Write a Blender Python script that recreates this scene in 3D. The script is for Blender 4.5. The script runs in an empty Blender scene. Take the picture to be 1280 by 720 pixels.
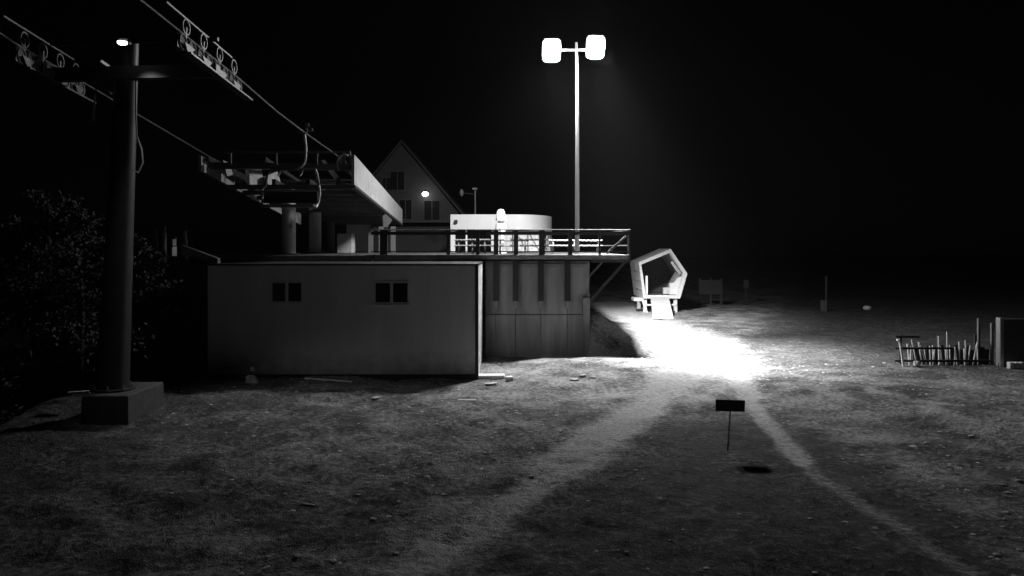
import bpy, bmesh, math, random
import numpy as np
from mathutils import Vector, Matrix
random.seed(7)
S = bpy.context.scene
COL = S.collection
PI = math.pi

# ------------------------------------------------------------------ camera, world, exposure
CAM_Z, F, HOR = 5.0, 1000.0, 308.0           # eye height, focal length and horizon row (1280 px frame)
cam = bpy.data.cameras.new('camera')
cam.sensor_width = 36.0
cam.lens = 36.0 * F / 1280.0
cam.shift_y = -(360.0 - HOR) / 1280.0
cam.clip_start, cam.clip_end = 0.1, 2000.0
cam_ob = bpy.data.objects.new('camera', cam)
COL.objects.link(cam_ob)
cam_ob.location = (0, 0, CAM_Z)
cam_ob.rotation_euler = (PI / 2, 0, 0)
S.camera = cam_ob

world = bpy.data.worlds.new('World')
S.world = world
world.use_nodes = True
wn = world.node_tree
bg = wn.nodes['Background']
sky = wn.nodes.new('ShaderNodeTexSky')
sky.sky_type = 'NISHITA'
sky.sun_disc = False
sky.sun_elevation = math.radians(25)
sky.sun_rotation = math.radians(200)
bw = wn.nodes.new('ShaderNodeRGBToBW')
wn.links.new(sky.outputs[0], bw.inputs[0])
wn.links.new(bw.outputs[0], bg.inputs[0])
bg.inputs[1].default_value = 0.0001            # a moonless night, the camera sees in grey

S.view_settings.view_transform = 'Standard'
S.view_settings.look = 'None'
S.view_settings.gamma = 1.0
S.view_settings.exposure = 0.0
S.cycles.use_denoising = True
S.cycles.max_bounces = 8
S.cycles.diffuse_bounces = 4
S.cycles.volume_bounces = 0
S.cycles.sample_clamp_indirect = 6.0

# the two heads: each a wide spill and a hot core (watts, beam angle, aim)
FLOOD = (((16500.0, 172, (3.6, 44.5, 0.0)), (100000.0, 52, (8.4, 51.0, 0.0))),
         ((7500.0, 150, (10.0, 36.0, 0.0)), (88000.0, 62, (8.2, 37.5, 0.0))))
HAZE = 0.00009


def at(px, py, y):
    """World point that the photograph shows at pixel (px, py), y metres in front of the camera."""
    return Vector(((px - 640.0) / F * y, y, CAM_Z - (py - HOR) / F * y))


# ------------------------------------------------------------------ noise and terrain
def _h(i, j):
    n = (i.astype(np.int64) * 374761393 + j.astype(np.int64) * 668265263) & 0x7fffffff
    n = ((n ^ (n >> 13)) * 1274126177) & 0x7fffffff
    return ((n ^ (n >> 16)) & 0xffff) / 65535.0


def vnoise(x, y):
    xi, yi = np.floor(x), np.floor(y)
    fx, fy = x - xi, y - yi
    fx, fy = fx * fx * (3 - 2 * fx), fy * fy * (3 - 2 * fy)
    a, b, c, d = _h(xi, yi), _h(xi + 1, yi), _h(xi, yi + 1), _h(xi + 1, yi + 1)
    return (a * (1 - fx) + b * fx) * (1 - fy) + (c * (1 - fx) + d * fx) * fy - 0.5


def fbm(x, y, o=4):
    s, a = 0, 1.0
    for k in range(o):
        s = s + a * vnoise(x * 2 ** k + 17.3 * k, y * 2 ** k - 9.1 * k)
        a *= 0.5
    return s


def ss(a, b, x):
    t = np.clip((x - a) / (b - a), 0, 1)
    return t * t * (3 - 2 * t)


TRACKS = [  # polyline, half width, strength
    ([(9.0, 40), (7.9, 35), (6.3, 30), (5.2, 27.5)], 1.15, 1.0),
    ([(5.2, 27.5), (4.3, 25.5), (2.5, 21.5), (1.1, 18)], 0.8, 1.0),
    ([(1.1, 18), (-0.3, 15), (-1.7, 12.1), (-2.9, 9)], 0.48, 0.9),
    ([(9.8, 40), (8.6, 30), (8.0, 27)], 0.6, 0.9),
    ([(8.0, 27), (7.25, 23), (6.75, 18.6)], 0.28, 0.9),
    ([(6.75, 18.6), (6.68, 17), (6.86, 14), (7.1, 12)], 0.2, 0.42),
    ([(11.7, 30), (10.6, 26), (10.5, 21)], 0.22, 0.4),
    ([(8.9, 70), (8.9, 54), (9.5, 44), (8.6, 38)], 2.3, 1.0),
    ([(-0.5, 30.0), (2.0, 26), (4, 24)], 1.0, 0.25),
]


def track_mask(x, y, fade=1.6):
    m = np.zeros_like(x)
    for pts, w, st in TRACKS:
        d = np.full_like(x, 1e9)
        for (ax, ay), (bx_, by_) in zip(pts[:-1], pts[1:]):
            vx, vy = bx_ - ax, by_ - ay
            t = np.clip(((x - ax) * vx + (y - ay) * vy) / (vx * vx + vy * vy), 0, 1)
            d = np.minimum(d, np.hypot(x - ax - t * vx, y - ay - t * vy))
        m = np.maximum(m, st * (1 - ss(w * 0.35, w * fade, d + 0.35 * w * vnoise(x * 1.7, y * 1.7))))
    return m


def ground_z(x, y):
    x, y = np.asarray(x, float), np.asarray(y, float)
    z = 0.16 * fbm(x / 7, y / 7, 3) + 0.07 * fbm(x / 1.1 + 5, y / 1.1, 4)
    rough = ss(6, -2, x + 0.35 * (y - 20)) * 0.10 + 0.02 + 0.05 * ss(7.2, 9.5, x)
    z = z + rough * (fbm(x / 0.5, y / 0.5 + 31, 3) + 0.8 * fbm(x / 1.4 + 3, y / 1.4, 2))
    xe = -13.3 - np.clip(y - 20, -6, 8) * 0.2
    z = z - 3.2 * ss(0.0, 5.5, xe - x)
    z = z + 0.30 * ss(-0.8, 1.8, x) * ss(27, 31, y) * (1 - ss(33.5, 36, y)) * (1 - ss(6, 8.5, x))
    ridge = np.interp(x, [3.4, 4.6, 5.6, 6.5, 7.1], [2.15, 1.5, 0.82, 0.22, 0.0]) * ss(3.3, 3.6, x) * ss(33.9, 36.6, y) * (1 - ss(36.8, 41.5, y))
    z = z + ridge + np.clip(ridge, 0, 1) * 0.30 * fbm(x * 1.4 + 60 + y, y * 1.1 - x, 4)
    t = track_mask(x, y)
    return z - 0.035 * t


def gz(x, y):
    return float(ground_z(np.array([x]), np.array([y]))[0])


# ------------------------------------------------------------------ materials (all neutral: the camera records no colour)
def mat(name, v, rough=0.7, metal=0.0, var=0.25, scale=3.0, bump=0.0, bscale=30.0, streak=False, emit=None):
    m = bpy.data.materials.new(name)
    m.use_nodes = True
    nt = m.node_tree
    b = nt.nodes['Principled BSDF']
    b.inputs['Roughness'].default_value = rough
    b.inputs['Metallic'].default_value = metal
    tc = nt.nodes.new('ShaderNodeTexCoord')
    n1 = nt.nodes.new('ShaderNodeTexNoise')
    n1.inputs['Scale'].default_value = scale
    n1.inputs['Detail'].default_value = 6
    n1.inputs['Roughness'].default_value = 0.65
    if streak:
        mp = nt.nodes.new('ShaderNodeMapping')
        mp.inputs['Scale'].default_value = (1.0, 1.0, 0.12)
        nt.links.new(tc.outputs['Object'], mp.inputs[0])
        nt.links.new(mp.outputs[0], n1.inputs['Vector'])
    else:
        nt.links.new(tc.outputs['Object'], n1.inputs['Vector'])
    r = nt.nodes.new('ShaderNodeMapRange')
    r.inputs[1].default_value, r.inputs[2].default_value = 0.3, 0.7
    r.inputs[3].default_value, r.inputs[4].default_value = v * (1 - var), v * (1 + var)
    nt.links.new(n1.outputs[0], r.inputs[0])
    nt.links.new(r.outputs[0], b.inputs['Base Color'])
    if bump:
        n2 = nt.nodes.new('ShaderNodeTexNoise')
        n2.inputs['Scale'].default_value = bscale
        n2.inputs['Detail'].default_value = 4
        bp = nt.nodes.new('ShaderNodeBump')
        bp.inputs['Strength'].default_value = bump
        bp.inputs['Distance'].default_value = 0.02
        nt.links.new(tc.outputs['Object'], n2.inputs['Vector'])
        nt.links.new(n2.outputs[0], bp.inputs['Height'])
        nt.links.new(bp.outputs[0], b.inputs['Normal'])
    if emit:
        b.inputs['Emission Color'].default_value = (1, 1, 1, 1)
        b.inputs['Emission Strength'].default_value = emit
    return m


M = dict(
    shed=mat('shed_paint', 0.8, 0.45, var=0.10, scale=1.2, streak=True, bump=0.05, bscale=4),
    trim=mat('dark_trim', 0.03, 0.5, var=0.2),
    white=mat('white_paint', 0.78, 0.5, var=0.08),
    frame=mat('window_frame', 0.8, 0.5, var=0.1),
    glass=mat('dark_glass', 0.02, 0.08, var=0.1),
    glass2=mat('dusty_glass', 0.06, 0.25, var=0.2),
    concrete=mat('concrete', 0.33, 0.85, var=0.38, scale=2.2, streak=True, bump=0.3, bscale=25),
    footing=mat('footing_concrete', 0.08, 0.9, var=0.25, scale=3, bump=0.4, bscale=20),
    steel=mat('galvanised_steel', 0.35, 0.45, 0.6, var=0.2, scale=6),
    dsteel=mat('dark_steel', 0.06, 0.5, 0.2, var=0.25, scale=5),
    msteel=mat('painted_grey_steel', 0.16, 0.5, 0.0, var=0.2, scale=4),
    fascia=mat('fascia_panel', 0.48, 0.5, var=0.18, scale=2.0),
    fascia_mark=mat('fascia_print', 0.42, 0.6, var=0.3, scale=6),
    deck=mat('deck_timber', 0.045, 0.8, var=0.3, scale=4, bump=0.2),
    edge=mat('deck_edge', 0.24, 0.75, var=0.35, scale=3, bump=0.2),
    wood=mat('pale_timber', 0.5, 0.7, var=0.2, scale=5),
    dwood=mat('dark_timber', 0.10, 0.8, var=0.3, scale=5),
    parapet=mat('parapet_render', 0.62, 0.7, var=0.05, scale=2, streak=True),
    fabric=mat('white_fabric', 0.8, 0.9, var=0.05),
    curtain=mat('curtain_fabric', 0.62, 0.9, var=0.28, scale=5),
    hut=mat('white_board', 0.55, 0.6, var=0.08, scale=3),
    hut_halfshade=mat('hut_shade_grey', 0.30, 0.8, var=0.2, scale=3),  # mid grey painted for the half-shaded right roof slope
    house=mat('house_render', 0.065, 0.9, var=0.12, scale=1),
    roof=mat('roof_sheet', 0.04, 0.7, var=0.2),
    bark=mat('bark', 0.045, 0.9, var=0.4, scale=8, bump=0.4),
    leaf=mat('leaf', 0.075, 0.95, var=0.3, scale=2),
    stone=mat('stone', 0.5, 0.85, var=0.4, scale=5, bump=0.3),
    grass=mat('dry_grass', 0.14, 0.8, var=0.5, scale=0.8),
    rubber=mat('rubber', 0.05, 0.7),
    pylon=mat('pylon_paint', 0.035, 0.5, 0.0, var=0.2, scale=4),
    mast=mat('mast_paint', 0.075, 0.6, var=0.2),
    hut_shade=mat('hut_shade_dark', 0.05, 0.85, var=0.3),  # dark tone painted for the shade inside the hut
    rack=mat('rack_timber', 0.03, 0.8, var=0.3, scale=5),
    rope=mat('wire_rope', 0.22, 0.5, 0.5),
    sign=mat('sign_back', 0.05, 0.6, var=0.15),
    lens=mat('flood_lens', 0.8, 0.3, emit=300.0),
    bulb=mat('house_lamp_glass', 0.8, 0.3, emit=5.0),
    bulb2=mat('pylon_lamp_glass', 0.8, 0.3, emit=6.0),
)


# darker, mottled band along the foot of the shed wall and faint smears
_n = M['shed'].node_tree
_b = _n.nodes['Principled BSDF']
_src = _b.inputs['Base Color'].links[0].from_socket
_tc = _n.nodes.new('ShaderNodeTexCoord')
_sx = _n.nodes.new('ShaderNodeSeparateXYZ')
_nz = _n.nodes.new('ShaderNodeTexNoise'); _nz.inputs['Scale'].default_value = 2.5; _nz.inputs['Detail'].default_value = 8
_ad = _n.nodes.new('ShaderNodeMath'); _ad.operation = 'MULTIPLY_ADD'; _ad.inputs[1].default_value = 1.3
_mr = _n.nodes.new('ShaderNodeMapRange')
for _k, _v in zip((1, 2, 3, 4), (0.75, 1.7, 0.5, 1.0)): _mr.inputs[_k].default_value = _v
_mu = _n.nodes.new('ShaderNodeMath'); _mu.operation = 'MULTIPLY'
_n.links.new(_tc.outputs['Object'], _sx.inputs[0]); _n.links.new(_tc.outputs['Object'], _nz.inputs['Vector'])
_n.links.new(_nz.outputs[0], _ad.inputs[0]); _n.links.new(_sx.outputs['Z'], _ad.inputs[2])
_n.links.new(_ad.outputs[0], _mr.inputs[0])
_n.links.new(_src, _mu.inputs[0]); _n.links.new(_mr.outputs[0], _mu.inputs[1]); _n.links.new(_mu.outputs[0], _b.inputs['Base Color'])


# ------------------------------------------------------------------ mesh helper
def offset(o):
    v = Vector((0, 0, 0))
    while o is not None:
        v += o.location
        o = o.parent
    return v


class MB:
    def __init__(self):
        self.v, self.f = [], []

    def add(self, vs, fs):
        n = len(self.v)
        self.v += [tuple(p) for p in vs]
        self.f += [tuple(i + n for i in f) for f in fs]
        return self

    def box(self, c, s, rz=0.0, R=None):
        R = R or Matrix.Rotation(rz, 3, 'Z')
        c = Vector(c)
        vs = [c + R @ Vector((sx * s[0] / 2, sy * s[1] / 2, sz * s[2] / 2))
              for sx in (-1, 1) for sy in (-1, 1) for sz in (-1, 1)]
        return self.add(vs, [(0, 1, 3, 2), (4, 6, 7, 5), (0, 4, 5, 1), (2, 3, 7, 6), (0, 2, 6, 4), (1, 5, 7, 3)])

    def span(self, lo, hi):
        return self.box([(a + b) / 2 for a, b in zip(lo, hi)], [b - a for a, b in zip(lo, hi)])

    def bar(self, p, q, w, h, up=(0, 0, 1)):
        p, q = Vector(p), Vector(q)
        d = (q - p)
        L = d.length
        d.normalize()
        u = Vector(up)
        if abs(d.dot(u)) > 0.97:
            u = Vector((0, 1, 0))
        s = d.cross(u).normalized()
        t = s.cross(d).normalized()
        R = Matrix((s, d, t)).transposed()
        return self.box((p + q) / 2, (w, L, h), R=R)

    def tube(self, pts, r, n=8):
        pts = [Vector(p) for p in pts]
        rs = r if isinstance(r, (list, tuple)) else [r] * len(pts)
        base = len(self.v)
        ref = None
        for i, p in enumerate(pts):
            d = (pts[min(i + 1, len(pts) - 1)] - pts[max(i - 1, 0)]).normalized()
            if ref is None:
                ref = Vector((0, 0, 1)) if abs(d.z) < 0.9 else Vector((1, 0, 0))
            s = d.cross(ref).normalized()
            t = s.cross(d).normalized()
            ref = t
            for k in range(n):
                a = 2 * PI * k / n
                self.v.append(tuple(p + (s * math.cos(a) + t * math.sin(a)) * rs[i]))
        for i in range(len(pts) - 1):
            for k in range(n):
                a, b = base + i * n + k, base + i * n + (k + 1) % n
                self.f.append((a, b, b + n, a + n))
        self.f.append(tuple(base + k for k in range(n))[::-1])
        self.f.append(tuple(base + (len(pts) - 1) * n + k for k in range(n)))
        return self

    def prism(self, poly, vec):
        n = len(poly)
        a = [Vector(p) for p in poly]
        b = [p + Vector(vec) for p in a]
        return self.add(a + b, [tuple(range(n)), tuple(range(2 * n - 1, n - 1, -1))] +
                        [(i, (i + 1) % n, n + (i + 1) % n, n + i)[::-1] for i in range(n)])

    def lathe(self, prof, c, n=24, fold=0.0, k=8):
        base = len(self.v)
        for r, z in prof:
            for i in range(n):
                a = 2 * PI * i / n
                rr = r * (1 + fold * math.cos(k * a))
                self.v.append((c[0] + rr * math.cos(a), c[1] + rr * math.sin(a), c[2] + z))
        for j in range(len(prof) - 1):
            for i in range(n):
                a, b = base + j * n + i, base + j * n + (i + 1) % n
                self.f.append((a, b, b + n, a + n))
        self.f.append(tuple(base + i for i in range(n))[::-1])
        self.f.append(tuple(base + (len(prof) - 1) * n + i for i in range(n)))
        return self

    def disc(self, c, axis, r, w, n=16, hub=0.0):
        """A wheel-like drum round an axis."""
        c, a = Vector(c), Vector(axis).normalized()
        return self.tube([c - a * w / 2, c - a * w / 4, c + a * w / 4, c + a * w / 2],
                         [r, r * 0.88, r * 0.88, r], n)

    def build(self, name, material, parent=None, bevel=0.0, smooth=False):
        off = offset(parent) if parent else None
        if off is None:
            xs = np.array(self.v)
            lo, hi = xs.min(0), xs.max(0)
            off = Vector(((lo[0] + hi[0]) / 2, (lo[1] + hi[1]) / 2, lo[2]))
        me = bpy.data.meshes.new(name)
        me.from_pydata([tuple(Vector(p) - off) for p in self.v], [], self.f)
        bm = bmesh.new()
        bm.from_mesh(me)
        bmesh.ops.recalc_face_normals(bm, faces=bm.faces)
        if bevel:
            bmesh.ops.bevel(bm, geom=[e for e in bm.edges if len(e.link_faces) == 2 and e.calc_face_angle(0) > 0.6],
                            offset=bevel, segments=1, affect='EDGES', clamp_overlap=True)
        if smooth:
            for f in bm.faces:
                f.smooth = True
            for e in bm.edges:
                if len(e.link_faces) == 2 and e.calc_face_angle(0) > 0.7:
                    e.smooth = False
        bm.to_mesh(me)
        bm.free()
        me.materials.append(material)
        o = bpy.data.objects.new(name, me)
        COL.objects.link(o)
        if parent:
            o.parent = parent
        else:
            o.location = off
        return o


def tag(o, label=None, cat=None, group=None, kind=None):
    if label: o['label'] = label
    if cat: o['category'] = cat
    if group: o['group'] = group
    if kind: o['kind'] = kind
    return o


def thing(name, loc, label, cat, group=None):
    o = bpy.data.objects.new(name, None)
    o.empty_display_size = 0.3
    COL.objects.link(o)
    o.location = loc
    return tag(o, label, cat, group)


def dup(o, parent=None):
    c = o.copy()
    COL.objects.link(c)
    if parent: c.parent = parent
    for ch in list(o.children):
        dup(ch, c)
    return c


def wall_holes(mb, x0, x1, z0, z1, y0, y1, holes):
    """A wall slab in the xz plane with rectangular openings left out."""
    xs = sorted({x0, x1} | {h[0] for h in holes} | {h[1] for h in holes})
    zs = sorted({z0, z1} | {h[2] for h in holes} | {h[3] for h in holes})
    nx, nz = len(xs), len(zs)
    vs = [(x, y, z) for y in (y0, y1) for z in zs for x in xs]
    idx = lambda s, j, i: s * nx * nz + j * nx + i
    solid = lambda j, i: 0 <= i < nx - 1 and 0 <= j < nz - 1 and not any(
        h[0] - 1e-6 <= xs[i] < h[1] - 1e-6 and h[2] - 1e-6 <= zs[j] < h[3] - 1e-6 for h in holes)
    fs = []
    for j in range(nz - 1):
        for i in range(nx - 1):
            if not solid(j, i): continue
            for s in (0, 1):
                q = (idx(s, j, i), idx(s, j, i + 1), idx(s, j + 1, i + 1), idx(s, j + 1, i))
                fs.append(q if s == 0 else q[::-1])
            for (dj, di, a, b) in ((0, -1, (j, i), (j + 1, i)), (0, 1, (j, i + 1), (j + 1, i + 1)),
                                   (-1, 0, (j, i), (j, i + 1)), (1, 0, (j + 1, i), (j + 1, i + 1))):
                if not solid(j + dj, i + di):
                    fs.append((idx(0, *a), idx(0, *b), idx(1, *b), idx(1, *a)))
    return mb.add(vs, fs)


# ------------------------------------------------------------------ ground
def axis(lo, a, b, hi, step):
    mid = list(step(a, b))
    left, s = [], mid[1] - mid[0]
    x = a
    while x > lo:
        s *= 1.25
        x -= s
        left.append(x)
    right, s = [], mid[-1] - mid[-2]
    x = mid[-1]
    while x < hi:
        s *= 1.2
        x += s
        right.append(x)
    return np.array(left[::-1] + mid + right)


def ystep(a, b):
    y = a
    while y < b:
        yield y
        y += max(0.05, y * y / 5000.0 * 0.8)


xs = axis(-420, -17, 26, 420, lambda a, b: np.arange(a, b, 0.1))
ys = axis(-420, 9.0, 75, 420, ystep)
GX, GY = np.meshgrid(xs, ys)
GZ = ground_z(GX, GY)
nx, ny = len(xs), len(ys)
me = bpy.data.meshes.new('ground')
me.vertices.add(nx * ny)
me.vertices.foreach_set('co', np.stack([GX, GY, GZ], -1).astype(np.float32).ravel())
i = np.arange(nx - 1)[None, :] + nx * np.arange(ny - 1)[:, None]
quads = np.stack([i, i + 1, i + nx + 1, i + nx], -1).reshape(-1, 4)
me.loops.add(quads.size)
me.loops.foreach_set('vertex_index', quads.ravel().astype(np.int32))
me.polygons.add(len(quads))
me.polygons.foreach_set('loop_start', np.arange(0, quads.size, 4, dtype=np.int32))
me.polygons.foreach_set('use_smooth', np.ones(len(quads), dtype=bool))
me.update()
# how much bare pale earth shows (wear of wheels and feet), the rest is thin grass
dirt = track_mask(GX, GY)
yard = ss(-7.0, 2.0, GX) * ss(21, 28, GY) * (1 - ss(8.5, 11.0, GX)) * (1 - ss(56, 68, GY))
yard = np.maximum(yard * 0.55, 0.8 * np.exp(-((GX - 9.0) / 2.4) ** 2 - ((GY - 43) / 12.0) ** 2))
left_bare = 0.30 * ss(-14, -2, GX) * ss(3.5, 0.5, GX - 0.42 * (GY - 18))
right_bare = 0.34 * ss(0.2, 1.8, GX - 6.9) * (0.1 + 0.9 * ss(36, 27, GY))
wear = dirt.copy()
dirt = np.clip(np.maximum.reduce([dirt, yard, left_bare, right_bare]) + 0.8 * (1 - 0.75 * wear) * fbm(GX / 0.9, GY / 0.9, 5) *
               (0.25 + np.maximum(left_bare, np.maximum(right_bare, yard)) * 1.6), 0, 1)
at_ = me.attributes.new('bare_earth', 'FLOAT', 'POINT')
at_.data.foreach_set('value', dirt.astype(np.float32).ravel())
ground = bpy.data.objects.new('ground', me)
COL.objects.link(ground)
tag(ground, kind='structure')

gm = bpy.data.materials.new('earth_and_grass')
gm.use_nodes = True
nt = gm.node_tree
pb = nt.nodes['Principled BSDF']
pb.inputs['Roughness'].default_value = 0.95
pb.inputs['Specular IOR Level'].default_value = 0.2
N = nt.nodes.new
tc = N('ShaderNodeTexCoord')
an = N('ShaderNodeAttribute'); an.attribute_name = 'bare_earth'
def noise(sc, det=6):
    n = N('ShaderNodeTexNoise'); n.inputs['Scale'].default_value = sc; n.inputs['Detail'].default_value = det
    nt.links.new(tc.outputs['Object'], n.inputs['Vector']); return n
def mrange(src, a, b, c, d):
    r = N('ShaderNodeMapRange'); nt.links.new(src, r.inputs[0])
    for k, v in zip((1, 2, 3, 4), (a, b, c, d)): r.inputs[k].default_value = v
    return r.outputs[0]
def math_(op, a, b):
    m = N('ShaderNodeMath'); m.operation = op
    for k, v in enumerate((a, b)):
        if isinstance(v, float): m.inputs[k].default_value = v
        else: nt.links.new(v, m.inputs[k])
    return m.outputs[0]
fine = noise(7.0); mid = noise(1.6); grit = noise(28.0, 3)
mask = math_('ADD', an.outputs['Fac'], mrange(fine.outputs[0], 0.25, 0.75, -0.3, 0.3))
mask = mrange(mask, 0.05, 0.9, 0.0, 1.0)
g_col = mrange(mid.outputs[0], 0.3, 0.7, 0.045, 0.105)
d_col = mrange(math_('ADD', math_('MULTIPLY', fine.outputs[0], 0.5), math_('MULTIPLY', grit.outputs[0], 0.5)), 0.35, 0.65, 0.28, 0.54)
mixn = N('ShaderNodeMix'); mixn.data_type = 'FLOAT'
nt.links.new(mask, mixn.inputs[0]); nt.links.new(g_col, mixn.inputs[2]); nt.links.new(d_col, mixn.inputs[3])
nt.links.new(mixn.outputs[0], pb.inputs['Base Color'])
bp = N('ShaderNodeBump'); bp.inputs['Strength'].default_value = 1.0; bp.inputs['Distance'].default_value = 0.14
hsum = math_('ADD', math_('MULTIPLY', fine.outputs[0], 0.8), math_('MULTIPLY', grit.outputs[0], 0.35))
nt.links.new(hsum, bp.inputs['Height']); nt.links.new(bp.outputs[0], pb.inputs['Normal'])
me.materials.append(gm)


# ------------------------------------------------------------------ shed under the deck
SY = 30.3
x0, x1, zt = -11.57, -1.30, 4.27
t = thing('shed', (-6.4, SY, 0), 'long pale flat-fronted shed with two small high windows under the deck', 'shed')
def winx(px): return (px - 640) / F * SY
def winz(py): return CAM_Z - (py - HOR) / F * SY
W1 = (winx(338), winx(379), winz(379), winz(351.5))
W2 = (winx(467), winx(512), winz(380), winz(351.5))
fw = MB()
wall_holes(fw, x0, x1, -0.1, zt, SY, SY + 0.12, [W1, W2])
fw.build('front_wall', M['shed'], t)
for xw in (x0 + 0.05, x1 - 0.05):
    sw = MB().span((xw - 0.05, SY + 0.122, -0.3), (xw + 0.05, SY + 4.9, zt)).build('side_wall', M['shed' if xw < -5 else 'white'], t)
tag(sw, 'white end wall catching the floodlight')
MB().span((x0, SY + 4.9, -0.3), (x1, SY + 5.0, zt)).build('back_wall', M['shed'], t)
MB().span((x0 - 0.02, SY - 0.02, zt + 0.003), (x1 + 0.02, SY + 5.0, zt + 0.07)).build('roof', M['trim'], t)
MB().span((x1 - 0.09, SY - 0.03, -0.1), (x1 + 0.03, SY - 0.003, zt)).build('corner_trim', M['trim'], t)
MB().span((x0 - 0.03, SY - 0.03, -0.1), (x0 + 0.05, SY - 0.003, zt)).build('corner_trim', M['trim'], t)
MB().span((x0 + 0.05, SY - 0.05, -0.2), (x1 - 0.09, SY - 0.003, 0.16)).build('plinth', M['trim'], t)
for W, gl, fr in ((W1, 'glass2', 'shed'), (W2, 'glass', 'frame')):
    a, b, c, d = W
    f = MB()
    e = 0.07
    f.span((a, SY - 0.035, c), (a + e, SY + 0.08, d)).span((b - e, SY - 0.035, c), (b, SY + 0.08, d))
    f.span((a + e, SY - 0.035, d - e), (b - e, SY + 0.08, d)).span((a + e, SY - 0.035, c), (b - e, SY + 0.08, c + e))
    mx = (a + b) / 2
    f.span((mx - 0.05, SY - 0.03, c + e), (mx + 0.05, SY + 0.08, d - e))
    fo = f.build('window', M[fr], t)
    MB().span((a + e, SY + 0.03, c + e), (mx - 0.05, SY + 0.04, d - e)).build('pane', M[gl], fo)
    MB().span((mx + 0.05, SY + 0.03, c + e), (b - e, SY + 0.04, d - e)).build('pane', M['glass'], fo)
    MB().span((a - 0.05, SY - 0.09, c - 0.05), (b + 0.05, SY - 0.004, c - 0.003)).build('sill', M[fr], fo)

# pale slab on the ground at the shed's lit end
o = MB().box((-.78, 30.6, gz(-.78, 30.6) + .07), (1.0, .5, .16), .03).build('slab', M['white'], None, bevel=.02)
tag(o, 'flat white slab on the ground at the right corner of the shed', 'slab')

# ------------------------------------------------------------------ retaining wall with deck posts
RY = 36.0
wx0, wx1 = -1.20, at(737, 0, 36.0).x
t = thing('retaining_wall', (0.9, RY, 0), 'stained grey concrete wall with dark upright posts below the deck railing', 'wall')
cuts = [wx0, at(620, 0, RY).x, at(644.5, 0, RY).x, at(676, 0, RY).x, at(709.5, 0, RY).x, wx1]
zj = at(0, 393, RY).z
for a, b in zip(cuts[:-1], cuts[1:]):
    dy = random.uniform(-0.02, 0.02)
    MB().span((a + 0.008, RY + dy, zj + 0.015), (b - 0.008, RY + 0.35, 4.34)).build('wall_panel', M['concrete'], t, bevel=0.01)
    MB().span((a + 0.008, RY + dy - 0.02, -0.6), (b - 0.008, RY + 0.35, zj - 0.01)).build('wall_panel', M['concrete'], t, bevel=0.01)
MB().span((wx0, RY + 0.352, -0.6), (wx1, RY + 0.45, 4.34)).build('wall_core', M['trim'], t)
for px in (620, 644.5, 676, 709.5):
    p = at(px, 330, RY - 0.14)
    po = MB().span((p.x - 0.13, p.y - 0.09, at(0, 376, RY).z), (p.x + 0.13, p.y + 0.09, 4.36)).build('wall_post', M['trim'], t)
    MB().span((p.x - 0.09, p.y - 0.05, at(0, 385, RY).z), (p.x + 0.09, p.y + 0.07, at(0, 376, RY).z - 0.004)).build('post_foot', M['steel'], po)
MB().span((wx1 - 0.30, RY - 0.16, -0.4), (wx1, RY - 0.03, at(0, 372, RY).z)).build('wall_pilaster', M['concrete'], t, bevel=0.01)
MB().span((wx0 + 0.02, RY - 0.10, 4.06), (wx1 - 0.05, RY - 0.025, 4.22)).build('wall_beam', M['edge'], t)

# concrete wall left of the shed, its shade put into the dark colour
t = thing('side_retaining_wall', (-14, 31.4, -1.5), 'low shade-coloured wall running left from the shed behind the pylon', 'wall')
for k in range(3):
    a = -14.8 + k * 1.06
    MB().span((a, 31.4 + 0.02 * (k % 2), -2.5), (a + 1.04, 31.8, 4.3)).build('wall_panel', M['dwood'], t, bevel=0.01)
p = at(248, 322, 31.2)
MB().prism([at(226, 306, 31.2), at(272, 323, 31.2), at(272, 329, 31.2), at(226, 318, 31.2)], (0, 0.3, 0)).build('coping', M['edge'], t)
p = at(217.5, 309, 30.9)
t = thing('white_post', at(217.5, 321, 30.9), 'small white marker post on the dark wall left of the shed', 'post')
MB().box(at(217.5, 314, 30.9), (0.22, 0.06, 0.36), 1.1).build('lower_panel', M['white'], t)
MB().box(at(217.5, 303, 30.9), (0.16, 0.06, 0.26), 1.1).build('upper_panel', M['white'], t)
MB().span((p.x - 0.04, p.y + 0.08, 3.4), (p.x + 0.04, p.y + 0.14, p.z + 0.4)).build('stake', M['dsteel'], t)
# gear lying on the wall behind it
for k, (px, py, w, h, lab) in enumerate(((192, 293, .3, .45, 'first grey drum on the dark wall, nearest the lift pylon'), (204, 292, .26, .5, 'middle grey drum on the dark wall, between two drums'), (229, 297, .34, .5, 'grey drum on the dark wall, just right of the white post'))):
    c = at(px, py + 8, 32.3)
    MB().lathe([(w * .5, -1.0), (w * .5, h * .5), (w * .42, h * .6), (w * .42, h), (w * .5, h + .04)], c, 12).build('drum', M['msteel'], None, smooth=True)
    tag(bpy.context.scene.objects[-1] if False else COL.objects[-1], lab, 'drum', 'drums on the dark wall')

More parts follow.
